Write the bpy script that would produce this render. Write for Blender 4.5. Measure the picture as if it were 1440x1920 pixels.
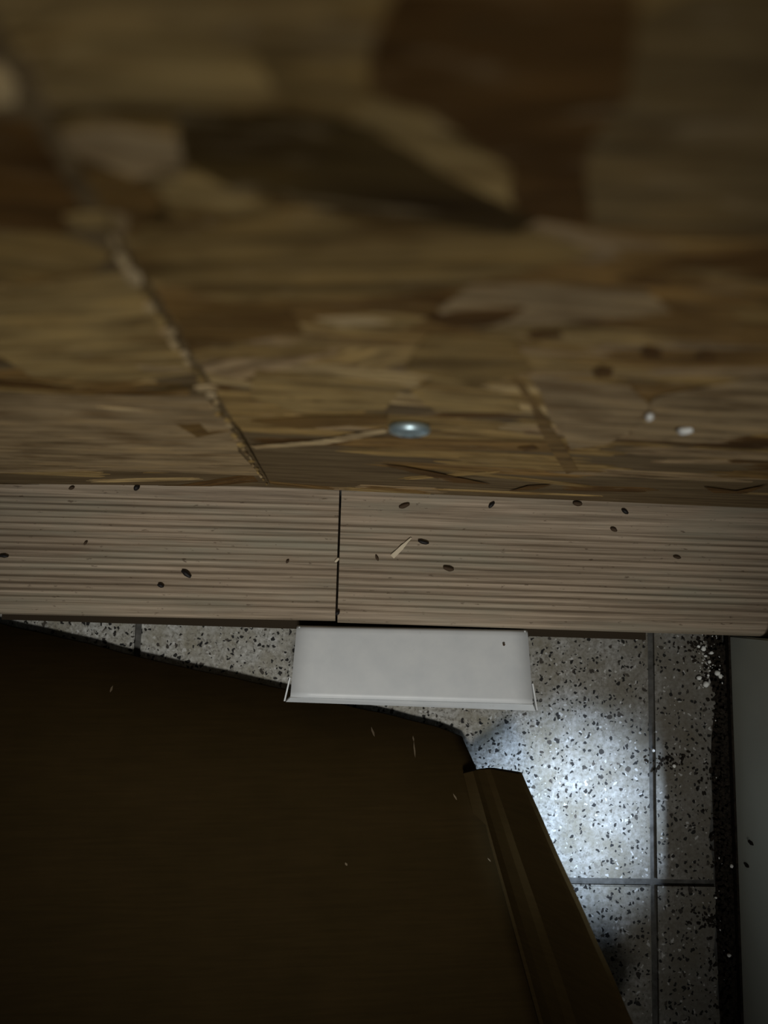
import bpy, bmesh, math, random
from mathutils import Vector, Matrix, noise

for o in list(bpy.data.objects):
    bpy.data.objects.remove(o)
random.seed(11)
SC = bpy.context.scene
COL = SC.collection

# ------------------------------------------------------------------ camera
W, H, F = 1440.0, 1920.0, 1450.0
CAM_H = 0.60
CAM = Vector((0, 0, CAM_H))
down = Vector((670 - 720, -(1123 - 960), -F)).normalized()      # nadir in camera axes
a = math.radians(1.7)
xc = Vector((math.cos(a), -math.sin(a), 0))
xc.z = -(xc.x * down.x + xc.y * down.y) / down.z
xc.normalize()
zc = -down
yc = zc.cross(xc)
RW = Matrix((xc, yc, zc))            # camera axes -> world axes
cd = bpy.data.cameras.new('camera')
cam = bpy.data.objects.new('camera', cd)
COL.objects.link(cam)
cam.matrix_world = Matrix.Translation(CAM) @ RW.to_4x4()
cd.sensor_fit = 'VERTICAL'
cd.sensor_height = 36.0
cd.sensor_width = 27.0
cd.lens = F / H * 36.0
cd.clip_start = 0.005
cd.dof.use_dof = True
cd.dof.focus_distance = 0.555
cd.dof.aperture_fstop = 5.2
SC.camera = cam

# ------------------------------------------------------------------ light
w = bpy.data.worlds.new('world')
SC.world = w
w.use_nodes = True
w.node_tree.nodes['Background'].inputs[0].default_value = (0.95, 1.0, 1.0, 1)
w.node_tree.nodes['Background'].inputs[1].default_value = 0.03


def spot(name, loc, aim, power, cone, blend, radius, col):
    ld = bpy.data.lights.new(name, 'SPOT')
    ld.energy = power
    ld.spot_size = math.radians(cone)
    ld.spot_blend = blend
    ld.shadow_soft_size = radius
    ld.color = col
    lo = bpy.data.objects.new(name, ld)
    COL.objects.link(lo)
    lo.location = loc
    lo.rotation_euler = (Vector(aim) - Vector(loc)).to_track_quat('-Z', 'Y').to_euler()
    return lo


spot('overhead_key', (-0.02, -0.64, 1.42), (-0.01, 0.015, 0.03), 51.0, 31.5, 1.0, 0.13, (1.0, 0.99, 0.95))  # key spot from no known fixture; cone narrowed to darken the upper board
spot('daylight_gap', (0.55, -0.13, 0.85), (0.168, -0.157, 0.0), 150.0, 9.4, 0.7, 0.03, (0.60, 0.76, 1.0))

SC.view_settings.view_transform = 'Standard'
SC.view_settings.look = 'None'
SC.view_settings.exposure = 0.0
SC.view_settings.gamma = 1.0
SC.view_settings.use_curve_mapping = False


# ------------------------------------------------------------------ helpers
def ray(px, py):
    return RW @ Vector((px - W / 2, -(py - H / 2), -F))


def at(px, py, z):
    d = ray(px, py)
    return CAM + d * ((z - CAM.z) / d.z)


def link(name, mesh, mat=None, parent=None):
    o = bpy.data.objects.new(name, mesh)
    COL.objects.link(o)
    if mat and not mesh.materials:
        mesh.materials.append(mat)
    if parent:
        o.parent = parent
    return o


def from_bm(name, bm, mat=None, parent=None, smooth=False):
    bmesh.ops.recalc_face_normals(bm, faces=bm.faces[:])
    me = bpy.data.meshes.new(name)
    bm.to_mesh(me)
    bm.free()
    if smooth:
        for p in me.polygons:
            p.use_smooth = True
    return link(name, me, mat, parent)


def tag(o, label=None, cat=None, group=None, kind=None):
    for k, v in (('label', label), ('category', cat), ('group', group), ('kind', kind)):
        if v:
            o[k] = v
    return o


def prism(bm, pts, offset):
    """closed solid from a polygon (list of Vector) pushed along offset"""
    a_ = [bm.verts.new(p) for p in pts]
    b_ = [bm.verts.new(p + offset) for p in pts]
    n = len(pts)
    bm.faces.new(a_)
    bm.faces.new(b_[::-1])
    for i in range(n):
        bm.faces.new((a_[i], a_[(i + 1) % n], b_[(i + 1) % n], b_[i]))


def box(bm, lo, hi):
    pts = [Vector((lo[0], lo[1], lo[2])), Vector((hi[0], lo[1], lo[2])), Vector((hi[0], hi[1], lo[2])), Vector((lo[0], hi[1], lo[2]))]
    prism(bm, pts, Vector((0, 0, hi[2] - lo[2])))


class Mat:
    def __init__(s, name, rough=0.6, spec=0.3, metal=0.0):
        s.m = bpy.data.materials.new(name)
        s.m.use_nodes = True
        s.t = s.m.node_tree
        s.b = s.t.nodes['Principled BSDF']
        s.b.inputs['Roughness'].default_value = rough
        s.b.inputs['Specular IOR Level'].default_value = spec
        s.b.inputs['Metallic'].default_value = metal
        s.co = s.n('ShaderNodeTexCoord').outputs['Object']

    def n(s, kind, **kw):
        nd = s.t.nodes.new(kind)
        for k, v in kw.items():
            setattr(nd, k, v)
        return nd

    def l(s, a_, b_):
        s.t.links.new(a_, b_)

    def setin(s, nd, k, v):
        if hasattr(v, 'is_output'):
            s.l(v, nd.inputs[k])
        else:
            nd.inputs[k].default_value = v

    def mapping(s, scale, co=None):
        m = s.n('ShaderNodeMapping')
        m.inputs['Scale'].default_value = scale
        s.l(co or s.co, m.inputs['Vector'])
        return m.outputs[0]

    def noise(s, co, scale, detail=4, rough=0.55, dist=0.0):
        n = s.n('ShaderNodeTexNoise')
        s.l(co, n.inputs['Vector'])
        n.inputs['Scale'].default_value = scale
        n.inputs['Detail'].default_value = detail
        n.inputs['Roughness'].default_value = rough
        n.inputs['Distortion'].default_value = dist
        return n.outputs['Fac']

    def ramp(s, fac, stops):
        r = s.n('ShaderNodeValToRGB')
        e = r.color_ramp.elements
        while len(e) < len(stops):
            e.new(0.5)
        for i, (p, c) in enumerate(stops):
            e[i].position = p
            e[i].color = c if len(c) == 4 else (*c, 1)
        s.l(fac, r.inputs[0])
        return r.outputs[0]

    def mix(s, fac, a_, b_, blend='MIX'):
        m = s.n('ShaderNodeMix', data_type='RGBA', blend_type=blend)
        s.setin(m, 0, fac)
        s.setin(m, 6, a_ if hasattr(a_, 'is_output') else (*a_, 1))
        s.setin(m, 7, b_ if hasattr(b_, 'is_output') else (*b_, 1))
        return m.outputs[2]

    def math(s, op, a_, b_=0.0, c_=None):
        m = s.n('ShaderNodeMath', operation=op)
        s.setin(m, 0, a_)
        s.setin(m, 1, b_)
        if c_ is not None:
            s.setin(m, 2, c_)
        return m.outputs[0]

    def col(s, c):
        s.setin(s.b, 'Base Color', c if hasattr(c, 'is_output') else (*c, 1))

    def bump(s, h, strength, dist):
        b = s.n('ShaderNodeBump')
        b.inputs['Strength'].default_value = strength
        b.inputs['Distance'].default_value = dist
        s.l(h, b.inputs['Height'])
        s.l(b.outputs[0], s.b.inputs['Normal'])


def gray(v):
    return (v, v, v)


# ------------------------------------------------------------------ materials
# OSB strand: colour comes from each strand object, grain runs along local x
M = Mat('osb_strand_wood', 0.7, 0.12)
oc = M.n('ShaderNodeObjectInfo')
off = M.n('ShaderNodeVectorMath', operation='ADD')
M.l(M.co, off.inputs[0])
rv = M.n('ShaderNodeCombineXYZ')
for i in range(3):
    M.l(M.math('MULTIPLY', oc.outputs['Random'], 7.0 + i), rv.inputs[i])
M.l(rv.outputs[0], off.inputs[1])
g1 = M.noise(M.mapping((18, 260, 260), off.outputs[0]), 1.0, 6, 0.65, 0.3)
g2 = M.noise(M.mapping((30, 90, 90), off.outputs[0]), 1.0, 3, 0.5)
c = M.mix(1.0, oc.outputs['Color'], M.ramp(g1, [(0.3, (0.42, 0.36, 0.26)), (0.5, (1.25, 1.22, 1.12)), (0.72, (2.05, 2.0, 1.8))]), 'MULTIPLY')
c = M.mix(1.0, c, M.ramp(g2, [(0.28, (0.55, 0.48, 0.4)), (0.5, gray(1.0)), (0.7, (1.2, 1.15, 1.05))]), 'MULTIPLY')
g3 = M.noise(M.mapping((42, 190, 190), off.outputs[0]), 1.0, 4, 0.6, 0.8)
c = M.mix(M.ramp(g3, [(0.60, gray(0)), (0.70, gray(0.62))]), c, (0.075, 0.048, 0.020))
c = M.mix(M.ramp(g3, [(0.30, gray(0.45)), (0.40, gray(0))]), c, (0.36, 0.28, 0.165))
c = M.mix(1.0, c, (1.08, 1.02, 0.95), 'MULTIPLY')
M.col(c)
M.bump(g1, 0.5, 0.0006)
M_STRAND = M.m

M = Mat('osb_core_wood', 0.7, 0.2)
g1 = M.noise(M.mapping((12, 12, 160)), 1.0, 6, 0.65, 0.6)
g2 = M.noise(M.co, 25, 4)
c = M.ramp(g1, [(0.3, (0.055, 0.032, 0.012)), (0.5, (0.15, 0.10, 0.045)), (0.7, (0.25, 0.18, 0.09))])
c = M.mix(M.math('MULTIPLY', g2, 0.6), c, (0.08, 0.05, 0.02))
M.col(c)
M.bump(g1, 0.5, 0.001)
M_CORE = M.m

# grooved deck board, grain along x
M = Mat('weathered_deck_wood', 0.7, 0.25)
g1 = M.noise(M.mapping((7, 420, 60)), 1.0, 5, 0.7, 0.2)
g2 = M.noise(M.mapping((9, 45, 20)), 1.0, 4, 0.6)
g3 = M.noise(M.mapping((160, 420, 60)), 1.0, 2, 0.5)
c = M.ramp(g1, [(0.27, (0.10, 0.072, 0.046)), (0.5, (0.25, 0.192, 0.132)), (0.74, (0.43, 0.34, 0.245))])
c = M.mix(M.ramp(g2, [(0.45, gray(0)), (0.7, gray(0.6))]), c, (0.215, 0.205, 0.150))
c = M.mix(M.ramp(g3, [(0.68, gray(0)), (0.76, gray(0.75))]), c, (0.075, 0.05, 0.03))
M.col(c)
M.bump(g1, 0.35, 0.0006)
M_DECK = M.m

M = Mat('dark_shade_brown', 0.9, 0.05)
M.col((0.03, 0.022, 0.014))  # shade tone for the strip under the deck, also fills the screw recess
M_DARK = M.m

# terrazzo: pale mottled binder with dark chips
M = Mat('speckled_terrazzo', 0.6, 0.12)
geo = M.n('ShaderNodeNewGeometry').outputs['Position']
warp = M.n('ShaderNodeTexNoise')
M.l(geo, warp.inputs['Vector'])
warp.inputs['Scale'].default_value = 220
wv = M.n('ShaderNodeVectorMath', operation='MULTIPLY_ADD')
M.l(warp.outputs['Color'], wv.inputs[0])
wv.inputs[1].default_value = (0.006, 0.006, 0.006)
M.l(geo, wv.inputs[2])


def chips(scale, thr, size):
    v = M.n('ShaderNodeTexVoronoi', feature='F1', voronoi_dimensions='2D')
    M.l(wv.outputs[0], v.inputs['Vector'])
    v.inputs['Scale'].default_value = scale
    sp = M.n('ShaderNodeSeparateColor')
    M.l(v.outputs['Color'], sp.inputs[0])
    on = M.math('GREATER_THAN', sp.outputs[0], thr)
    rad = M.math('MULTIPLY_ADD', sp.outputs[1], size, size * 0.35)
    inside = M.math('SUBTRACT', rad, v.outputs['Distance'])
    edge = M.n("ShaderNodeClamp")
    M.l(M.math('MULTIPLY', inside, 24.0), edge.inputs[0])
    return M.math('MULTIPLY', on, edge.outputs[0]), sp.outputs[2]


n1 = M.noise(geo, 38, 5, 0.6)
n2 = M.noise(geo, 300, 4, 0.7)
n3 = M.noise(geo, 9, 3, 0.5)
c = M.ramp(n2, [(0.3, (0.15, 0.145, 0.125)), (0.5, (0.30, 0.295, 0.27)), (0.72, (0.47, 0.465, 0.44))])
c = M.mix(M.ramp(n1, [(0.38, gray(0)), (0.66, gray(0.75))]), c, (0.17, 0.15, 0.10))
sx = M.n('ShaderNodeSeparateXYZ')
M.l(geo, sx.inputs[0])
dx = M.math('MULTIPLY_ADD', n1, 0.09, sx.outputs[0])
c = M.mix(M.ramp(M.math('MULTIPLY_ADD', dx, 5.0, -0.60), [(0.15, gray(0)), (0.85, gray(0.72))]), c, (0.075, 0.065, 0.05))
f, hue = chips(420, 0.55, 0.32)
c = M.mix(M.math('MULTIPLY', f, 0.6), c, (0.10, 0.09, 0.075))
f, hue = chips(260, 0.80, 0.22)
c = M.mix(M.math('MULTIPLY', f, 0.5), c, (0.52, 0.52, 0.50))
f, hue = chips(300, 0.70, 0.32)
c = M.mix(f, c, (0.012, 0.011, 0.009))
f, hue = chips(150, 0.78, 0.22)
c = M.mix(f, c, M.mix(hue, (0.006, 0.006, 0.006), (0.05, 0.042, 0.032)))
M.col(c)
M.bump(n2, 0.15, 0.0005)
M_TERR = M.m

M = Mat('dirty_grout', 0.9, 0.1)
g = M.noise(M.co, 160, 4)
M.col(M.ramp(g, [(0.3, (0.045, 0.043, 0.038)), (0.7, (0.095, 0.092, 0.084))]))
M_GROUT = M.m

M = Mat('black_dirt', 0.95, 0.05)
g = M.noise(M.co, 400, 3)
M.col(M.ramp(g, [(0.3, (0.006, 0.005, 0.004)), (0.7, (0.03, 0.024, 0.018))]))
M_DIRT = M.m

M = Mat('white_coated_sheet', 0.45, 0.35)
g1 = M.noise(M.co, 60, 4, 0.6)
g2 = M.noise(M.mapping((140, 90, 140)), 1.0, 3, 0.6)
c = M.ramp(g1, [(0.3, (0.555, 0.575, 0.58)), (0.7, (0.62, 0.635, 0.63))])
c = M.mix(M.ramp(g2, [(0.70, gray(0)), (0.78, gray(0.35))]), c, (0.40, 0.39, 0.36))
M.col(c)
M_WHITE = M.m

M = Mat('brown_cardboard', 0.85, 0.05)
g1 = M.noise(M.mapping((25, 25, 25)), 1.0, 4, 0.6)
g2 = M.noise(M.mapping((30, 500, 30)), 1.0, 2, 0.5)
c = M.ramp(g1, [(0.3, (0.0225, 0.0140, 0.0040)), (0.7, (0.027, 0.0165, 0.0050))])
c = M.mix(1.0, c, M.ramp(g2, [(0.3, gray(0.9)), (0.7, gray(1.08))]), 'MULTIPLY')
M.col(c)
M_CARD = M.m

M = Mat('scuffed_paper', 0.9, 0.1)
M.col((0.16, 0.12, 0.075))
M_SCUFF = M.m

M = Mat('grey_green_paint', 0.5, 0.3)
g = M.noise(M.co, 20, 4)
M.col(M.ramp(g, [(0.3, (0.37, 0.38, 0.325)), (0.7, (0.41, 0.42, 0.36))]))
M_PANEL = M.m

M = Mat('zinc_plated_steel', 0.42, 0.5, 0.85)
M.col((0.52, 0.66, 0.70))
M_ZINC = M.m

M = Mat('dropping_black', 0.6, 0.3)
M.col((0.008, 0.006, 0.005))
M_DROP = M.m
M = Mat('dropping_brown', 0.8, 0.15)
M.col((0.055, 0.035, 0.02))
M_DROPB = M.m
M = Mat('straw', 0.6, 0.3)
M.col((0.52, 0.44, 0.31))
M_STRAW = M.m
M = Mat('white_plaster', 0.8, 0.2)
M.col((0.70, 0.70, 0.66))
M_PLAS = M.m

# ------------------------------------------------------------------ floor
FZ = 0.0
gx = at(1224, 1430, 0).x
gx0 = at(258, 1190, 0).x
gy = at(1222, 1655, 0).y
TS = gx - gx0
bm = bmesh.new()
box(bm, (gx0 - TS, gy - TS, -0.03), (gx + 0.42, gy + 2.0 * TS, -0.0035))
floor = tag(from_bm('floor', bm, M_GROUT), kind='structure')
tile_right = at(1342, 1430, 0).x          # the cut column of tiles stops short of the panel
G = 0.0025
xs = [(gx0 - TS, gx0), (gx0, gx), (gx, tile_right)]
ys = [(gy - TS, gy), (gy, gy + TS), (gy + TS, gy + 2 * TS)]


def tile_mesh(wd, dp, ragged):
    bm = bmesh.new()
    pts = []
    if ragged:
        n = 26
        pts = [Vector((-wd / 2, -dp / 2, 0))]
        for i in range(n + 1):
            y = -dp / 2 + dp * i / n
            pts.append(Vector((wd / 2 - random.uniform(0, 0.006) + 0.004 * noise.noise(Vector((y * 25, 3.1, 0))), y, 0)))
        pts.append(Vector((-wd / 2, dp / 2, 0)))
    else:
        pts = [Vector((-wd / 2, -dp / 2, 0)), Vector((wd / 2, -dp / 2, 0)), Vector((wd / 2, dp / 2, 0)), Vector((-wd / 2, dp / 2, 0))]
    prism(bm, pts, Vector((0, 0, -0.02)))
    if not ragged:
        top = [e for e in bm.edges if all(abs(v.co.z) < 1e-6 for v in e.verts)]
        bmesh.ops.bevel(bm, geom=top, offset=0.0008, segments=2, affect='EDGES')
    return bm


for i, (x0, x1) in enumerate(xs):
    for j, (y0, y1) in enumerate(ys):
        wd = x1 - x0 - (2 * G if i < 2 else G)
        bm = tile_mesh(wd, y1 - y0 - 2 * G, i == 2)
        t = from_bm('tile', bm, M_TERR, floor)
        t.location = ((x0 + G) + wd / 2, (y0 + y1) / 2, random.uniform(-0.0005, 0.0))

# ------------------------------------------------------------------ deck boards
DZ = 0.055
DTH = 0.026


def deck_board(x0, x1, f0, f1, back_y, flat, name='deck_board'):
    """ridged board; front edge from f0 to f1 (world xy at the ends), ridges across, flat strip along the back"""
    front = lambda x: f0.y + (f1.y - f0.y) * (x - f0.x) / (f1.x - f0.x)
    # profile (distance from the front, height)
    prof = [(0.0, -DTH), (0.0, -0.006), (0.0012, -0.0025), (0.004, -0.0006), (0.0075, -0.0003)]
    d = 0.0085
    depth = front(0) * -1 + back_y
    pitch = 0.0046
    while d < depth - flat - pitch:
        prof += [(d, -0.0005), (d + 0.0009, -0.0010), (d + 0.0021, -0.0010), (d + 0.0030, -0.0004), (d + 0.0035, 0.0), (d + 0.0040, -0.00005)]
        d += pitch
    prof += [(depth - flat * 0.5, -0.0002), (depth + 0.03, 0.0), (depth + 0.03, -DTH)]
    n = 60
    bm = bmesh.new()
    rows = []
    for i in range(n + 1):
        x = x0 + (x1 - x0) * i / n
        r = []
        for k, (pd, pz) in enumerate(prof):
            wob = 0.00035 * noise.noise(Vector((x * 14, pd * 160, 2.0))) if 2 < k < len(prof) - 2 else 0
            wz = 0.00028 * noise.noise(Vector((x * 22, pd * 200, 9.0))) if 2 < k < len(prof) - 2 else 0
            r.append(bm.verts.new((x, front(x) + pd + wob, DZ + pz + wz)))
        rows.append(r)
    m = len(prof)
    for i in range(n):
        for k in range(m):
            bm.faces.new((rows[i][k], rows[i + 1][k], rows[i + 1][(k + 1) % m], rows[i][(k + 1) % m]))
    bm.faces.new(rows[0])
    bm.faces.new(rows[-1][::-1])
    return from_bm(name, bm, M_DECK)


jx = at(634.5, 1040, DZ).x
backL = at(300, 912, DZ).y
backR = at(1000, 937, DZ).y
bL = deck_board(-0.42, jx - 0.0008, at(0, 1152, DZ), at(637, 1165, DZ), at(630, 918, DZ).y, 0.004)
bR = deck_board(jx + 0.0008, 0.50, at(640, 1168, DZ), at(1440, 1194, DZ), at(640, 920, DZ).y, 0.019)
tag(bL, 'left grooved wooden deck board, ridged right up to the strand board', 'deck board', 'deck boards')
tag(bR, 'right grooved wooden deck board with a smooth grey strip along its back', 'deck board', 'deck boards')
# support for the two boards, its dark front pushed out as the deck's shadow
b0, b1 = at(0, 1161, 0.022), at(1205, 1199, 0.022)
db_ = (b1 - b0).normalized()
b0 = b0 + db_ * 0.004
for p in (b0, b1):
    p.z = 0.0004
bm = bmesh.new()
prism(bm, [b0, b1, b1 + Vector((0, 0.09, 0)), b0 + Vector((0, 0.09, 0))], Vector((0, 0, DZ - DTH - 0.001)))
tag(from_bm('shadow_bearer', bm, M_DARK), 'dark support under the deck boards, front pushed out as their shadow', 'shadow_bearer')

# ------------------------------------------------------------------ OSB panels
Z0 = DZ + 0.0016


class Wall:
    def __init__(s, p0, p1):
        s.o = Vector((p0.x, p0.y, 0))
        s.u = Vector((p1.x - p0.x, p1.y - p0.y, 0)).normalized()
        s.n = Vector((s.u.y, -s.u.x, 0))          # towards the camera side

    def hit(s, px, py):
        d = ray(px, py)
        t = (s.o - CAM).dot(s.n) / d.dot(s.n)
        p = CAM + d * t
        return (p - s.o).dot(s.u), p.z

    def p(s, u, z, off=0.0):
        return s.o + s.u * u + s.n * off + Vector((0, 0, z))


wl = Wall(at(0, 907.5, DZ), at(505, 913, DZ))
wr = Wall(at(500, 914, DZ), at(1440, 954, DZ))
TH = 0.015
ZT = 0.66
seamL = wl.hit(503, 903)[0]
seamR = wr.hit(505, 903)[0]


def seam_slope(wall, u0):
    # joint of the two panels, read along its length
    return [(wall.hit(x, y)[0], wall.hit(x, y)[1]) for x, y in ((503, 905), (410, 765), (310, 590), (235, 465))]


SL = seam_slope(wl, seamL)


def seam_u(wall_pts, z):
    (u0, z0), (u1, z1) = wall_pts[0], wall_pts[-1]
    return u0 + (u1 - u0) * (z - z0) / (z1 - z0)


SR = seam_slope(wr, seamR)
EDGE = 0.0012          # gap at the joint


def edge_u(side, z):
    """u of the joint edge for the left panel ('L') or the right panel ('R'), slightly ragged"""
    if side == 'L':
        return seam_u(SL, z) - EDGE * 0.4 + 0.0012 * noise.noise(Vector((z * 90, 1.3, 0)))
    return seam_u(SR, z) + EDGE * 0.9 + 0.0008 * noise.noise(Vector((z * 90, 7.3, 0)))


NB = 12
TOPZ = [Z0 + (ZT - Z0) * k / NB for k in range(NB + 1)]
# the two faces meet in a barely bent line: the board is warped by about a degree
da, db = wl.u, wr.u
den = da.x * -db.y + db.x * da.y
rr = wr.o - wl.o
tt = (rr.x * -db.y + db.x * rr.y) / den
hinge = wl.o + da * tt
pl = [wl.p(-0.32, 0), hinge, wr.p(0.72, 0), wr.p(0.72, 0, -TH), hinge - wr.n * TH, wl.p(-0.32, 0, -TH)]
bm = bmesh.new()
prism(bm, [p + Vector((0, 0, Z0)) for p in pl], Vector((0, 0, ZT - Z0)))
oL = oR = tag(from_bm('strand_board', bm, M_CORE), 'large oriented strand board standing upright on the deck boards', 'board')


def strand_obj(wall, parent, poly, off, thick, color, angle, name='wood_strand'):
    """poly in wall coordinates (u,z); mesh stored in a frame whose x runs along the grain"""
    cu = sum(p[0] for p in poly) / len(poly)
    cz = sum(p[1] for p in poly) / len(poly)
    ca, sa = math.cos(angle), math.sin(angle)
    bm = bmesh.new()
    loc = []
    for u, z in poly:
        du, dz = u - cu, z - cz
        loc.append(Vector((du * ca + dz * sa, -du * sa + dz * ca, 0)))
    prism(bm, loc, Vector((0, 0, thick)))
    o = from_bm(name, bm, M_STRAND, parent)
    ex = wall.u * ca + Vector((0, 0, 1)) * sa
    ey = -wall.u * sa + Vector((0, 0, 1)) * ca
    ez = wall.n
    o.matrix_world = Matrix(((ex.x, ey.x, ez.x, 0), (ex.y, ey.y, ez.y, 0), (ex.z, ey.z, ez.z, 0), (0, 0, 0, 1)))
    o.location = wall.p(cu, cz, off)
    o.color = (*color, 1)
    return o


PAL = [((0.075, 0.042, 0.014), 1.0), ((0.15, 0.095, 0.036), 2.2), ((0.205, 0.145, 0.062), 3.2), ((0.25, 0.185, 0.088), 2.6),
       ((0.225, 0.17, 0.105), 1.6), ((0.30, 0.235, 0.13), 0.7)]


def pick():
    t = random.uniform(0, sum(x[1] for x in PAL))
    for c_, w_ in PAL:
        t -= w_
        if t <= 0:
            break
    k = random.uniform(0.85, 1.15)
    return tuple(v * k for v in c_)


def clip_u(poly, side):
    out = []
    for u, z in poly:
        if side == 'L':
            u = min(u, edge_u('L', z) - 0.0002)
        else:
            u = max(u, edge_u('R', z) + 0.0002)
        out.append((u, max(z, Z0 + 0.0004)))
    return out


def random_strand(L, Wd):
    """outline of one strand along local x: ragged ends, nearly straight sides"""
    pts = []
    k = random.uniform(-0.25, 0.25)
    j_ = lambda a_: random.uniform(-a_, a_)
    top = [(-0.5 + j_(.05), .42), (-0.36, .5 + j_(.06)), (-0.1 + j_(.1), .46 + j_(.08)), (0.2 + j_(.08), .5 + j_(.06)), (0.5 + j_(.07), .38)]
    # split, ragged ends
    rend = [(0.40 + j_(.09), .24), (0.56 + j_(.05), .08), (0.43 + j_(.09), -.12), (0.52 + j_(.06), -.3)]
    bot = [(0.42 + j_(.08), -.48), (0.1 + j_(.1), -.5 + j_(.08)), (-0.2 + j_(.1), -.45 + j_(.08)), (-0.44 + j_(.05), -.5)]
    lend = [(-0.54 + j_(.06), -.26), (-0.40 + j_(.08), -.08), (-0.55 + j_(.05), .12), (-0.44 + j_(.06), .28)]
    bot = rend + bot + lend
    for x, y in top + bot:
        pts.append((x * L, y * Wd * (1 + k * x)))
    return pts


def fill(side, wall, parent, count):
    made = 0
    while made < count:
        # bias towards what lies deep in the picture, where more of the board shows
        px = random.uniform(-150, 1590)
        py = random.uniform(-60, 930) if random.random() < 0.35 else random.uniform(480, 930)
        u, z = wall.hit(px, py)
        if side == 'L' and u > edge_u('L', z) - 0.002:
            continue
        if side == 'R' and u < edge_u('R', z) + 0.002:
            continue
        if z < Z0 or z > 0.56:
            continue
        L = random.uniform(0.045, 0.12)
        Wd = random.uniform(0.007, 0.026)
        ang = random.gauss(0.0, 0.16) if random.random() < 0.85 else random.uniform(-1.0, 1.0)
        ca, sa = math.cos(ang), math.sin(ang)
        poly = [(u + x * ca - y * sa, z + x * sa + y * ca) for x, y in random_strand(L, Wd)]
        poly = clip_u(poly, side)
        base = random.uniform(0, 0.0005)
        strand_obj(wall, parent, poly, -0.0002 + base, random.uniform(0.00012, 0.0002), pick(), ang)
        made += 1


fill('L', wl, oL, 65)
fill('R', wr, oR, 180)

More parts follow.
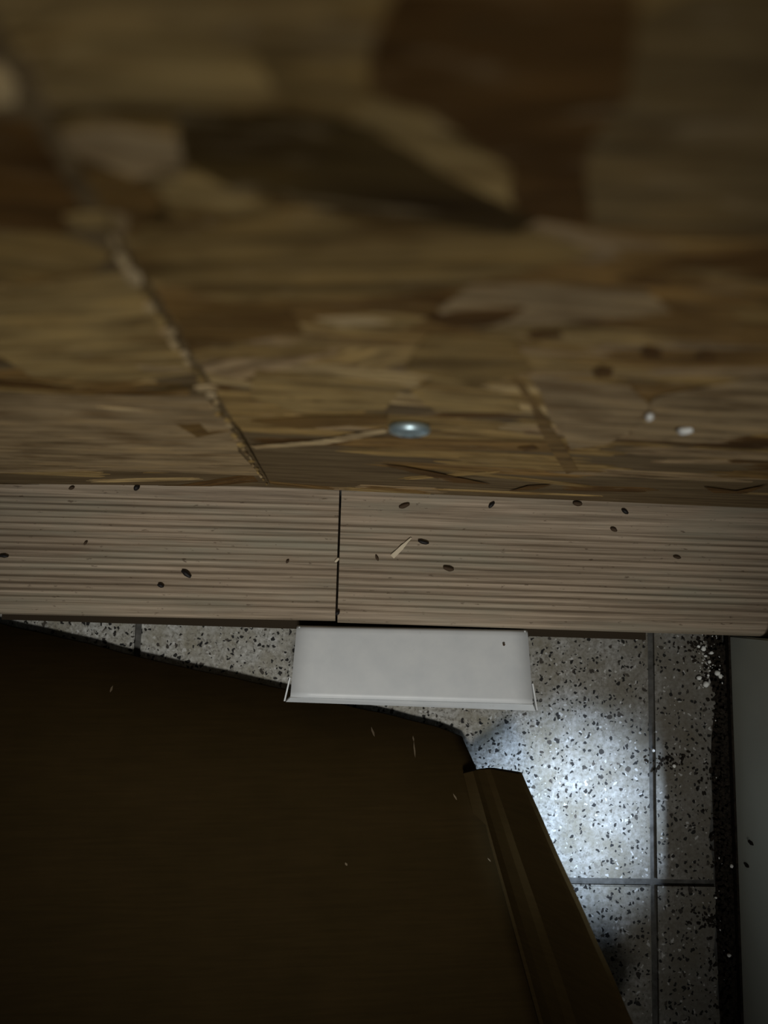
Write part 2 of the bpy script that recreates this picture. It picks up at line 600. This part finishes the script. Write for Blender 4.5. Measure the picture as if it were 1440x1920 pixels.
# strands, and a dark seam gap, that stand out in the photograph: outline in the picture, tone, height step
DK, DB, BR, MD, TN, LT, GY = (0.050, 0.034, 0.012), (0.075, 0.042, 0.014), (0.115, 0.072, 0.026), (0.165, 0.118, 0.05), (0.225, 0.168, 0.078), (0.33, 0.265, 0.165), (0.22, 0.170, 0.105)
FEAT = [
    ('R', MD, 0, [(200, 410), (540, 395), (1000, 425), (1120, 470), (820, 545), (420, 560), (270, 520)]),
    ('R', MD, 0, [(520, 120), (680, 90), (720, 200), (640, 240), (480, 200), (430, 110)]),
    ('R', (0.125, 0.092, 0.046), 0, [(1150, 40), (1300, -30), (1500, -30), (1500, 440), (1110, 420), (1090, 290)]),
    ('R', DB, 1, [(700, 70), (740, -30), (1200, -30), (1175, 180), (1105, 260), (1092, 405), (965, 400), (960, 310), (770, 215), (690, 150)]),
    ('R', MD, 1, [(300, 380), (380, 315), (500, 345), (520, 395), (330, 430), (270, 410)]),
    ('R', TN, 1, [(60, 120), (140, 60), (320, 40), (480, 100), (530, 190), (330, 190), (90, 185)]),
    ('R', GY, 2, [(70, 235), (200, 225), (345, 250), (340, 300), (255, 325), (120, 270)]),
    ('R', TN, 1, [(640, 225), (700, 180), (800, 200), (945, 300), (975, 395), (880, 385), (760, 310)]),
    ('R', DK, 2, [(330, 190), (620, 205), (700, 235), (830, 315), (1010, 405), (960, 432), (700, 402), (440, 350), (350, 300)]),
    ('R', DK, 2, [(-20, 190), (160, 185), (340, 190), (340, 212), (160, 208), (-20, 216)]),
    ('L', DB, 1, [(-20, 212), (60, 218), (110, 300), (150, 380), (120, 430), (-20, 420)]),
    ('L', LT, 1, [(-20, 110), (80, 112), (100, 150), (30, 188), (-20, 190)]),
    ('R', BR, 1, [(120, 290), (250, 325), (290, 345), (330, 400), (240, 430), (180, 370)]),
    ('R', GY, 2, [(150, 392), (215, 388), (245, 400), (215, 440), (180, 430)]),
    ('R', TN, 2, [(290, 345), (370, 315), (490, 372), (440, 390), (310, 362)]),
    ('L', MD, 0, [(-20, 430), (120, 430), (210, 470), (180, 500), (-20, 530)]),
    ('L', TN, 1, [(-20, 540), (130, 515), (245, 505), (300, 590), (365, 695), (200, 712), (60, 702), (-20, 650)]),
    ('L', GY, 1, [(-20, 730), (150, 738), (385, 738), (440, 810), (490, 890), (200, 880), (-20, 885)]),
    ('L', DB, 2, [(-20, 706), (60, 712), (140, 724), (70, 724), (-20, 718)]),
    ('L', LT, 2, [(255, 680), (340, 684), (360, 694), (270, 690)]),
    ('L', DK, 2, [(250, 724), (360, 718), (375, 722), (300, 728)]),
    ('L', BR, 2, [(330, 792), (375, 790), (390, 806), (440, 803), (370, 816)]),
    ('L', LT, 2, [(180, 758), (245, 762), (290, 768), (230, 767)]),
    ('R', BR, 1, [(325, 590), (400, 575), (540, 570), (570, 620), (430, 640), (360, 655), (335, 630)]),
    ('R', TN, 1, [(590, 592), (700, 582), (800, 590), (760, 612), (640, 618)]),
    ('R', TN, 2, [(480, 690), (620, 700), (760, 720), (720, 766), (560, 770), (470, 740)]),
    ('R', LT, 2, [(590, 590), (690, 588), (735, 598), (640, 606)]),
    ('R', GY, 1, [(820, 575), (880, 530), (1010, 525), (1210, 535), (1260, 580), (1030, 602), (850, 612)]),
    ('R', DB, 2, [(800, 590), (860, 575), (985, 570), (960, 590), (920, 605), (850, 610)]),
    ('R', DB, 2, [(1160, 514), (1215, 508), (1260, 520), (1245, 532), (1180, 524)]),
    ('R', DB, 2, [(985, 620), (1005, 614), (1050, 616), (1055, 626), (1000, 630)]),
    ('R', DB, 2, [(1200, 655), (1215, 642), (1240, 650), (1238, 666), (1212, 668)]),
    ('R', DB, 2, [(1110, 690), (1128, 680), (1150, 686), (1146, 702), (1118, 704)]),
    ('R', DB, 2, [(1305, 662), (1325, 650), (1345, 658), (1335, 676), (1312, 676)]),
    ('R', (0.135, 0.09, 0.038), 1, [(955, 700), (980, 712), (1030, 790), (1085, 880), (1062, 886), (1010, 800)]),
    ('R', GY, 0, [(990, 700), (1180, 720), (1230, 770), (1140, 830), (1070, 840), (1030, 780)]),
    ('R', GY, 0, [(1230, 740), (1500, 690), (1500, 800), (1300, 830), (1180, 815)]),
    ('R', BR, 2, [(470, 786), (560, 778), (728, 776), (728, 792), (560, 800)]),
    ('R', LT, 2, [(470, 833), (600, 822), (720, 800), (728, 806), (610, 830), (480, 838)]),
    ('R', DK, 2, [(425, 785), (447, 808), (468, 842), (506, 906), (496, 906), (462, 850), (440, 822)]),  # not a strand: dark gap beside the seam, its shade painted as a strip
    ('R', DB, 3, [(715, 868), (760, 872), (840, 888), (920, 905), (850, 902), (770, 882)]),
    ('R', DB, 2, [(955, 918), (990, 908), (1036, 906), (1000, 916)]),
    ('R', DB, 2, [(970, 836), (1000, 832), (1010, 838), (985, 842)]),
    ('R', DB, 2, [(1320, 910), (1380, 918), (1440, 906), (1400, 922), (1340, 922)]),
    ('R', MD, 1, [(810, 620), (960, 632), (1000, 690), (900, 720), (760, 690)]),
    ('R', TN, 1, [(820, 700), (960, 740), (980, 770), (820, 770), (770, 730)]),
]
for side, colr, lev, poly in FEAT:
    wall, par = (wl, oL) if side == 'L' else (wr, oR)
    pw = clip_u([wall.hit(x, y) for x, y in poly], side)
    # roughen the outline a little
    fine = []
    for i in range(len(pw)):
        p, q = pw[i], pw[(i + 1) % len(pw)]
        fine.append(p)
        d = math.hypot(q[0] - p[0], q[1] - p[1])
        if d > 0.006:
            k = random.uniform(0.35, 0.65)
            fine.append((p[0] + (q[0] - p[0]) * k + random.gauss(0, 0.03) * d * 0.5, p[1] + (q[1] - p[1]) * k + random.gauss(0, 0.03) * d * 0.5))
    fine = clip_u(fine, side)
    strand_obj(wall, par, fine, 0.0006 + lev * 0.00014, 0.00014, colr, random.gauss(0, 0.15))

# pale splinters along the joint, on the left panel's sawn edge
for i in range(34):
    t = i / 33.0
    z = SL[0][1] + 0.004 + (SL[-1][1] - SL[0][1] + 0.012) * t ** 0.85
    u = edge_u('L', z) + random.uniform(-0.0012, 0.0004)
    h = random.uniform(0.003, 0.011)
    wd = random.uniform(0.0006, 0.0016) * (0.7 + 0.9 * t)
    wd *= random.choice([0.5, 1, 1, 2.2])
    poly = [(u - wd, z - h / 2), (u + wd * 0.4, z - h * 0.35), (u + wd, z + h * 0.1), (u + wd * 0.3, z + h / 2), (u - wd * 1.3, z + h * 0.2)]
    strand_obj(wl, oL, poly, 0.0011, 0.0009, random.choice([LT, TN, TN, GY, MD] if t < 0.5 else [LT, LT, (0.42, 0.35, 0.24), TN]), 1.5, 'splinter')


# ------------------------------------------------------------------ screw and flecks on the board
def lathe(bm, prof, n=28):
    rings = []
    for r, z in prof:
        if r < 1e-6:
            rings.append([bm.verts.new((0, 0, z))])
        else:
            rings.append([bm.verts.new((r * math.cos(2 * math.pi * i / n), r * math.sin(2 * math.pi * i / n), z)) for i in range(n)])
    for a_, b_ in zip(rings, rings[1:]):
        for i in range(n):
            va = a_ if len(a_) == 1 else [a_[i], a_[(i + 1) % n]]
            vb = b_ if len(b_) == 1 else [b_[(i + 1) % n], b_[i]]
            bm.faces.new(va + vb)
    return bm


u, z = wr.hit(768, 795)
scr = bpy.data.objects.new('washer_head_screw', None)
scr.empty_display_size = 0.01
COL.objects.link(scr)
nrm = (wr.n + Vector((0, 0, -0.05))).normalized()
q = nrm.to_track_quat('Z', 'Y')
scr.rotation_mode = 'QUATERNION'
scr.rotation_quaternion = q
scr.location = wr.p(u, z, 0.0020)
tag(scr, 'round zinc screw head driven into the strand board above the deck', 'screw')
bm = bmesh.new()
lathe(bm, [(0.0, -0.0014), (0.0086, -0.0014), (0.0090, -0.0006), (0.0090, 0.0012), (0.0082, 0.0022), (0.0058, 0.0030), (0.0036, 0.0034), (0.0034, 0.0018), (0.0, 0.0014)], 36)
hd = from_bm('screw_head', bm, M_ZINC, scr, True)
bm = bmesh.new()
prof = []
for i in range(12):
    r = 0.0030 if i % 2 == 0 else 0.0023
    prof.append((r * math.cos(i * math.pi / 6), r * math.sin(i * math.pi / 6)))
prism(bm, [Vector((x, y, 0.0016)) for x, y in prof], Vector((0, 0, 0.0004)))
from_bm('drive_recess', bm, M_DARK, scr)
bm = bmesh.new()
lathe(bm, [(0.0, -0.016), (0.0026, -0.012), (0.0026, -0.0006), (0.0, -0.0006)], 14)
from_bm('shank', bm, M_ZINC, scr)


def crumb_mesh(seed, rx, ry, rz, sub=2):
    bm = bmesh.new()
    bmesh.ops.create_icosphere(bm, subdivisions=sub, radius=1.0)
    for v in bm.verts:
        k = 1 + 0.35 * noise.noise(v.co * 1.6 + Vector((seed * 3.7, seed, 0)))
        v.co = Vector((v.co.x * rx * k, v.co.y * ry * k, v.co.z * rz * k))
    return bm


for px, py, s, lb in ((1284, 798, 0.0031, 'larger white plaster fleck stuck on the strand board at the right'),
                      (1218, 771, 0.0014, 'tiny pale fleck up left of the larger white one on the board')):
    u, z = wr.hit(px, py)
    o = from_bm('plaster_fleck', crumb_mesh(px, s, 0.0016, s * 1.35), M_PLAS, None, True)
    o.location = wr.p(u, z, 0.0022)
    tag(o, lb, 'fleck', 'plaster flecks on the strand board')


# ------------------------------------------------------------------ droppings, straw and crumbs on the deck
def dropping_mesh(L, r, seed):
    bm = bmesh.new()
    n, m = 9, 10
    rows = []
    for i in range(n + 1):
        t = i / n
        x = (t - 0.5) * L
        rad = r * math.sin(math.pi * (0.06 + 0.88 * t)) ** 0.6 * (1 + 0.15 * noise.noise(Vector((t * 4, seed, 0))))
        by = 0.12 * L * math.sin(t * 3 + seed) * 0.4
        rows.append([bm.verts.new((x, by + rad * math.cos(2 * math.pi * k / m), rad * math.sin(2 * math.pi * k / m))) for k in range(m)])
    for a_, b_ in zip(rows, rows[1:]):
        for k in range(m):
            bm.faces.new((a_[k], a_[(k + 1) % m], b_[(k + 1) % m], b_[k]))
    bm.faces.new(rows[0][::-1])
    bm.faces.new(rows[-1])
    return bm


DROPS = [
    (256, 914, 13, 6, 70, 'b', 'black mouse dropping on the left deck board against the strand board'),
    (134, 915, 10, 4, 10, 'n', 'brown mouse dropping at the back of the left deck board'),
    (349, 1076, 21, 5.5, -28, 'b', 'long black mouse dropping in the middle of the left deck board'),
    (301, 1098, 12, 4.5, -10, 'b', 'short black mouse dropping just below the long one on left board'),
    (6, 1043, 18, 4, 3, 'b', 'thin black mouse dropping at the left picture edge on the deck'),
    (160, 1018, 8, 3, 60, 'n', 'tiny brown mouse dropping on the upper left of the left deck board'),
    (539, 1053, 7, 3, 60, 'n', 'tiny dark mouse dropping on the left board near the joint'),
    (758, 948, 21, 5, 14, 'n', 'brown mouse dropping on the smooth strip, first right of the joint'),
    (922, 947, 15, 4.5, 50, 'b', 'tilted black mouse dropping on the smooth strip of the right board'),
    (1083, 944, 17, 6, 0, 'n', 'blunt brown mouse dropping against the strand board on the right board'),
    (1172, 959, 14, 5, -25, 'b', 'black mouse dropping furthest right at the back of the right board'),
    (1151, 993, 13, 5, -30, 'n', 'brown mouse dropping with a pale tip on the right deck board'),
    (794, 1016, 21, 4.5, -8, 'b', 'black mouse dropping beside the straw bit on the right deck board'),
    (841, 1066, 20, 5.5, -6, 'n', 'reddish brown mouse dropping below right of the straw bit'),
    (707, 1046, 12, 3, -70, 'n', 'thin brown mouse dropping left of the straw bit'),
    (1270, 1045, 14, 3.5, 0, 'n', 'faint brown mouse dropping alone at right of the right deck board'),
    (633, 1149, 9, 5, 60, 'b', 'black mouse dropping at the front end of the board joint'),
]
pxm = (CAM_H - DZ) / F
for px, py, Lp, rp, ang, tone, lb in DROPS:
    r = rp * 0.82 * pxm
    o = from_bm('mouse_dropping', dropping_mesh(Lp * pxm, r, px * 0.13), M_DROP if tone == 'b' else M_DROPB, None, True)
    p = at(px, py, DZ + r * 0.9)
    o.location = p
    o.rotation_euler = (0, 0, math.radians(ang))
    tag(o, lb, 'dropping', 'mouse droppings on the deck')

bm = bmesh.new()
p0, p1 = at(735, 1044, DZ), at(771, 1009, DZ)
L = (p1 - p0).length
pts = [Vector((-L / 2, -0.0018, 0)), Vector((0, -0.0016, 0)), Vector((L * 0.1, -0.0009, 0)), Vector((L / 2, -0.0005, 0)), Vector((L / 2, 0.0006, 0)), Vector((L * 0.05, 0.0013, 0)), Vector((-L / 2, 0.0017, 0))]
prism(bm, pts, Vector((0, 0, 0.0011)))
top = [e for e in bm.edges if all(v.co.z > 0.001 for v in e.verts)]
bmesh.ops.bevel(bm, geom=top, offset=0.0004, segments=2, affect='EDGES')
st = from_bm('straw_bit', bm, M_STRAW)
st.location = (p0 + p1) / 2 + Vector((0, 0, 0.0004))
st.rotation_euler = (0, 0, math.atan2(p1.y - p0.y, p1.x - p0.x))
tag(st, 'pale flat bit of straw lying slanted on the right deck board', 'straw')

o = from_bm('wood_chip', crumb_mesh(4, 0.0022, 0.0011, 0.0008), M_STRAW, None, True)
o.location = at(632, 1050, DZ + 0.0006)
o.rotation_euler = (0, 0, 0.8)
tag(o, 'small pale wood chip caught in the joint between the deck boards', 'chip')

# ------------------------------------------------------------------ white box lid
lid = bpy.data.objects.new('white_box_lid', None)
lid.empty_display_size = 0.02
COL.objects.link(lid)
tag(lid, 'white folded box lid lying against the front of the deck boards', 'lid')
ZF, ZN = 0.047, 0.060           # height of the far and the near edge of the top
A, B = at(556, 1175, ZF), at(990, 1183, ZF)
C_, D_ = at(1000, 1320, ZN), at(544, 1307, ZN)


def rib(pts, n):
    return [pts[0].lerp(pts[1], i / n) for i in range(n + 1)]


# top panel: rounded over along its far edge, a crease before the near lip
bm = bmesh.new()
nU = 12
prof = []
prof = [(-0.012, -0.010), (-0.006, -0.0035), (0.0, -0.0012), (0.03, -0.0003), (0.08, 0.0), (0.5, 0.0003), (0.93, 0.0), (1.0, -0.0004)]
rows = []
for v, dz in prof:
    r = []
    for i in range(nU + 1):
        s = i / nU
        p = (A.lerp(B, s)).lerp(D_.lerp(C_, s), v)
        ed = min(s, 1 - s)
        p.z += dz - (0.0012 if ed < 0.001 else (0.0001 if ed < 0.09 else 0))
        r.append(bm.verts.new(p))
    rows.append(r)
for a_, b_ in zip(rows, rows[1:]):
    for i in range(nU):
        bm.faces.new((a_[i], a_[i + 1], b_[i + 1], b_[i]))
topo = from_bm('top_panel', bm, M_WHITE, lid, True)
md = topo.modifiers.new('thick', 'SOLIDIFY')
md.thickness = 0.0012
md.offset = -1
# near lip: folded down and flaring outward
E, G_ = at(1004, 1333, ZN - 0.009), at(536, 1316, ZN - 0.009)
bm = bmesh.new()
prism(bm, [D_ + Vector((0, -0.0005, -0.0010)), C_ + Vector((0, -0.0005, -0.0010)), E, G_], Vector((0, 0.0009, -0.0010)))
from_bm('front_wall', bm, M_WHITE, lid)
# side walls and the corner tabs that wrap round them
for (far, near, low, sx) in ((A, D_, G_, -1), (B, C_, E, 1)):
    bm = bmesh.new()
    fb = Vector((far.x + sx * 0.001, far.y, 0.0008))
    mid = far.lerp(near, 0.55)
    ix = -sx * 0.0014
    dn = Vector((ix, 0, -0.0016))
    pts = [far + dn, near + dn, Vector((near.x + ix, near.y + 0.001, near.z - 0.009)), Vector((mid.x + ix, mid.y, 0.022)), Vector((far.x + ix, far.y - 0.004, 0.0008)), Vector((far.x + ix, far.y, 0.0008))]
    prism(bm, pts, Vector((-sx * 0.0010, 0, 0)))
    from_bm('side_wall', bm, M_WHITE, lid)
    bm = bmesh.new()
    t0 = far.lerp(near, 0.74) + Vector((sx * 0.0012, 0, -0.005))
    t1 = low + Vector((sx * 0.0004, 0.0006, 0.001))
    prism(bm, [t0, t1, t1 + Vector((0, 0, -0.004)), t0 + Vector((0, 0, -0.003))], Vector((sx * 0.0010, 0, 0)))
    from_bm('corner_tab', bm, M_WHITE, lid)
# one dark mark on the top
o = from_bm('dark_mark', crumb_mesh(9, 0.0009, 0.0009, 0.0003), M_DROPB, lid)
o.location = at(945, 1209, ZF + 0.0046)

# ------------------------------------------------------------------ cardboard
card = bpy.data.objects.new('cardboard_sheet', None)
card.empty_display_size = 0.02
COL.objects.link(card)
tag(card, 'large dark brown cardboard sheet lying on the tiles, near edge curling down', 'cardboard')


def lerp(a_, b_, t):
    return a_ + (b_ - a_) * t


NU, NV = 40, 46
bm = bmesh.new()
rows = []
FL, FR = (-130, 1137), (864, 1371)
BL, BRR = (-130, 2160), (1075, 2160)
for j in range(NV + 1):
    v = (j / NV) ** 1.6
    r = []
    for i in range(NU + 1):
        s = i / NU
        # rounded, slightly torn right corner
        fx, fy = lerp(FL[0], FR[0], s), lerp(FL[1], FR[1], s)
        fy += 3.0 * noise.noise(Vector((s * 14, 0.5, 0)))
        if s > 0.93:
            fy += ((s - 0.93) / 0.07) ** 2 * 9
        bx, by = lerp(BL[0], BRR[0], s), lerp(BL[1], BRR[1], s)
        px, py = lerp(fx, bx, v), lerp(fy, by, v)
        # the right side bulges from the corner to the crease
        if s > 0.9:
            px += (s - 0.9) / 0.1 * 14 * math.exp(-((v - 0.10) / 0.08) ** 2)
        d = (py - fy) / F * 0.56                       # metres back from the front edge
        rise = 0.078 - 0.046 * s
        run = 0.040 + 0.020 * (1 - s)
        h = 0.0085 + rise * (1 - math.exp(-d / run)) + 0.0015 * noise.noise(Vector((s * 3, v * 4, 2)))
        r.append(bm.verts.new(at(px, py, h)))
    rows.append(r)
for a_, b_ in zip(rows, rows[1:]):
    for i in range(NU):
        bm.faces.new((a_[i], a_[i + 1], b_[i + 1], b_[i]))
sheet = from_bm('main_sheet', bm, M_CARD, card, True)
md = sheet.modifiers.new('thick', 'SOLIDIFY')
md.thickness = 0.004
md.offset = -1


# side flap standing up along the right side, with a second crease
bm = bmesh.new()
rows = []
NF = 24
for j in range(NF + 1):
    v = j / NF
    y = lerp(1441, 2160, v)
    hx = lerp(868, 1040, v)
    ox = lerp(978, 1296, v) + 3 * noise.noise(Vector((v * 7, 3, 1)))
    r = []
    for k, (q_, h) in enumerate(((0, 0.030), (0.2, 0.0305), (0.30, 0.0385), (0.42, 0.046), (0.52, 0.050), (0.95, 0.080), (1.0, 0.083))):
        hh = lerp(0.030 + (h - 0.03) * 0.75, 0.034 + (h - 0.03) * 1.9, v)
        yy = y + (8 - 10 * math.sin(q_ * math.pi)) * (1 - v) * 0.9
        r.append(bm.verts.new(at(lerp(hx, ox, q_), yy, hh)))
    rows.append(r)
for a_, b_ in zip(rows, rows[1:]):
    for i in range(len(a_) - 1):
        bm.faces.new((a_[i], a_[i + 1], b_[i + 1], b_[i]))
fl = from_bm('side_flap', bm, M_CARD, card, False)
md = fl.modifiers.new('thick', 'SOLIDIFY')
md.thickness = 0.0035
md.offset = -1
fl['label'] = 'darker upright flap along the right side of the sheet'

# a few pale scuffs on the sheet
from mathutils.bvhtree import BVHTree
dg = bpy.context.evaluated_depsgraph_get()
dg.update()
bv = BVHTree.FromObject(sheet, dg)
for px, py, L, wd, ang in ((699, 1372, 22, 4, -62), (777, 1405, 34, 3, -72), (775, 1385, 12, 3, -70), (853, 1494, 14, 3, -30), (209, 1292, 16, 4, -80), (649, 1620, 7, 4, 0), (917, 1612, 10, 2, 5)):
    d = ray(px, py).normalized()
    hit, n_, idx, dist = bv.ray_cast(CAM, d)
    if hit is None:
        continue
    bm = bmesh.new()
    l_, w_ = L / F * 0.54 / 2, wd / F * 0.54 / 2
    prism(bm, [Vector((-l_, 0, 0)), Vector((-l_ * .2, -w_, 0)), Vector((l_, -w_ * .2, 0)), Vector((l_ * .3, w_, 0)), Vector((-l_ * .6, w_ * .8, 0))], Vector((0, 0, 0.0003)))
    o = from_bm('scuff', bm, M_SCUFF, card)
    if n_.dot(d) > 0:
        n_ = -n_
    o.matrix_world = Matrix.Translation(hit) @ n_.to_track_quat('Z', 'Y').to_matrix().to_4x4() @ Matrix.Rotation(math.radians(ang), 4, 'Z')

# ------------------------------------------------------------------ grey panel at the right
P0, P1 = at(1362, 1199, 0.0), at(1387, 1920, 0.0)
du = (P1 - P0).normalized()
Pn = Vector((-du.y, du.x, 0))          # away from the floor
P0 = P0 + du * ((at(1362, 1193.5, DZ).y - 0.0008 - P0.y) / du.y)
Pend = P0 + du * 0.62
pan = bpy.data.objects.new('grey_panel', None)
pan.empty_display_size = 0.02
COL.objects.link(pan)
tag(pan, 'plain grey green upright panel beside the dirty tile edge', 'panel')
bm = bmesh.new()
PH = 0.135
off = Vector((0, 0, 0.0005))
prism(bm, [P0 + off, Pend + off, Pend + off + Pn * 0.03, P0 + off + Pn * 0.03], Vector((0, 0, PH)))
bmesh.ops.bevel(bm, geom=bm.edges[:], offset=0.0012, segments=2, affect='EDGES')
from_bm('side_face', bm, M_PANEL, pan)
bm = bmesh.new()
prism(bm, [P0 - Pn * 0.0016 + off, Pend - Pn * 0.0016 + off, Pend + off, P0 + off], Vector((0, 0, 0.006)))
from_bm('bottom_dark_line', bm, M_DIRT, pan)  # dark line along the panel's bottom edge
for px, py in ((1408, 1580), (1400, 1622)):
    d = ray(px, py)
    t = (P0 - CAM).dot(Pn) / d.dot(Pn)
    o = from_bm('dark_speck', crumb_mesh(px, 0.0009, 0.0016, 0.004), M_DIRT, pan)
    o.location = CAM + d * t

# ------------------------------------------------------------------ dirt and plaster crumbs at the tile edge
def place_crumb(px, py, s, lb):
    o = from_bm('plaster_crumb', crumb_mesh(px * 0.37 + py, s, s * random.uniform(.7, 1.1), s * random.uniform(.6, .9)), M_PLAS, None, True)
    o.location = at(px, py, s * 0.55 + 0.0004)
    tag(o, lb, 'crumb', 'plaster crumbs by the grey panel')


CRUMBS = [
    (1319, 1216, 6, 'largest white plaster crumb of the cluster under the deck corner'),
    (1334, 1224, 5, 'white plaster crumb right beside the largest one by the panel'),
    (1323, 1230, 4, 'white plaster crumb just below the largest one by the panel'),
    (1310, 1212, 4, 'white plaster crumb left of the largest one by the deck'),
    (1330, 1241, 4, 'lowest white plaster crumb of the upper cluster by the panel'),
    (1345, 1262, 7, 'broad white plaster crumb touching the grey panel'),
    (1311, 1271, 6, 'white plaster crumb standing alone left of the broad one'),
    (1324, 1283, 7, 'round white plaster crumb lowest of the lower cluster'),
    (1328, 1266, 3, 'tiny plaster crumb between the two lower plaster crumbs'),
    (1351, 1268, 5, 'small white plaster crumb at the right end of the broad one'),
    (1124, 1194, 4, 'small plaster crumb under the deck edge right of the lid'),
    (1194, 1198, 4, 'flat plaster crumb under the deck edge above the grout line'),
    (1372, 1624, 4, 'grey plaster crumb by the panel level with the cross grout'),
    (1367, 1791, 5, 'lone plaster crumb low down at the foot of the panel'),
    (1342, 1683, 3, 'dull plaster crumb on the tile edge below the cross grout'),
    (1225, 1407, 4, 'pale plaster crumb lying on the long grout line'),
    (1264, 1436, 4, 'pale plaster crumb right of the long grout line'),
]
for px, py, s, lb in CRUMBS:
    place_crumb(px, py, s * 0.6 / F * 0.8, lb)


def debris(name, n, sampler, mat, label, smin, smax):
    bm = bmesh.new()
    for i in range(n):
        px, py = sampler()
        s = random.uniform(smin, smax)
        p = at(px, py, 0)
        t = bmesh.new()
        bmesh.ops.create_icosphere(t, subdivisions=1, radius=1)
        mp = {}
        rz = random.uniform(0, 6.3)
        st = random.uniform(0.8, 2.0)
        for v in t.verts:
            k = s * random.uniform(0.75, 1.2)
            x, y = v.co.x * k * st, v.co.y * k
            mp[v] = bm.verts.new((p.x + x * math.cos(rz) - y * math.sin(rz), p.y + x * math.sin(rz) + y * math.cos(rz), s * 0.25 + v.co.z * k * 0.55))
        for f_ in t.faces:
            bm.faces.new([mp[v] for v in f_.verts])
        t.free()
    o = from_bm(name, bm, mat)
    return tag(o, label, 'dirt', kind='stuff')


def strip():
    y = random.uniform(1200, 2000)
    e = 1358 + (y - 1200) * 0.031
    return e + 12 - abs(random.gauss(0, 17)), y


def pileup():
    k = random.random()
    if k < 0.35:
        return min(1352, random.gauss(1322, 22)), random.gauss(1215, 22)
    if k < 0.6:
        return min(1365, random.gauss(1345, 18)), random.gauss(1470, 40)
    if k < 0.8:
        return min(1372, random.gauss(1335, 20)), random.gauss(1727, 9)
    return random.gauss(1252, 22), random.gauss(1428, 10)


debris('black_dirt', 2200, strip, M_DIRT, 'crumbly black dirt filling the gap along the foot of the grey panel', 0.0005, 0.0017)
debris('dirt_clumps', 420, pileup, M_DIRT, 'scattered clumps of black dirt on the narrow cut tiles', 0.0003, 0.0012)


bm = bmesh.new()
q0 = P0 - Pn * 0.0135
q1 = Pend - Pn * 0.0135
prism(bm, [q0, q1, Pend - Pn * 0.0018, P0 - Pn * 0.0018], Vector((0, 0, 0.0004)))
tag(from_bm('dirt_bed', bm, M_DIRT), 'packed black dirt bed filling the slot between cut tiles and panel', 'dirt', kind='stuff').location.z = -0.0036


def dust():
    k = random.random()
    if k < 0.6:
        return min(1352, random.gauss(1325, 16)), random.gauss(1235, 26)
    y = random.uniform(1200, 1850)
    return 1345 + (y - 1200) * 0.03 + random.gauss(0, 8), y


debris('plaster_dust', 90, dust, M_PLAS, 'fine white plaster grit scattered over the black dirt by the panel', 0.0002, 0.0006)
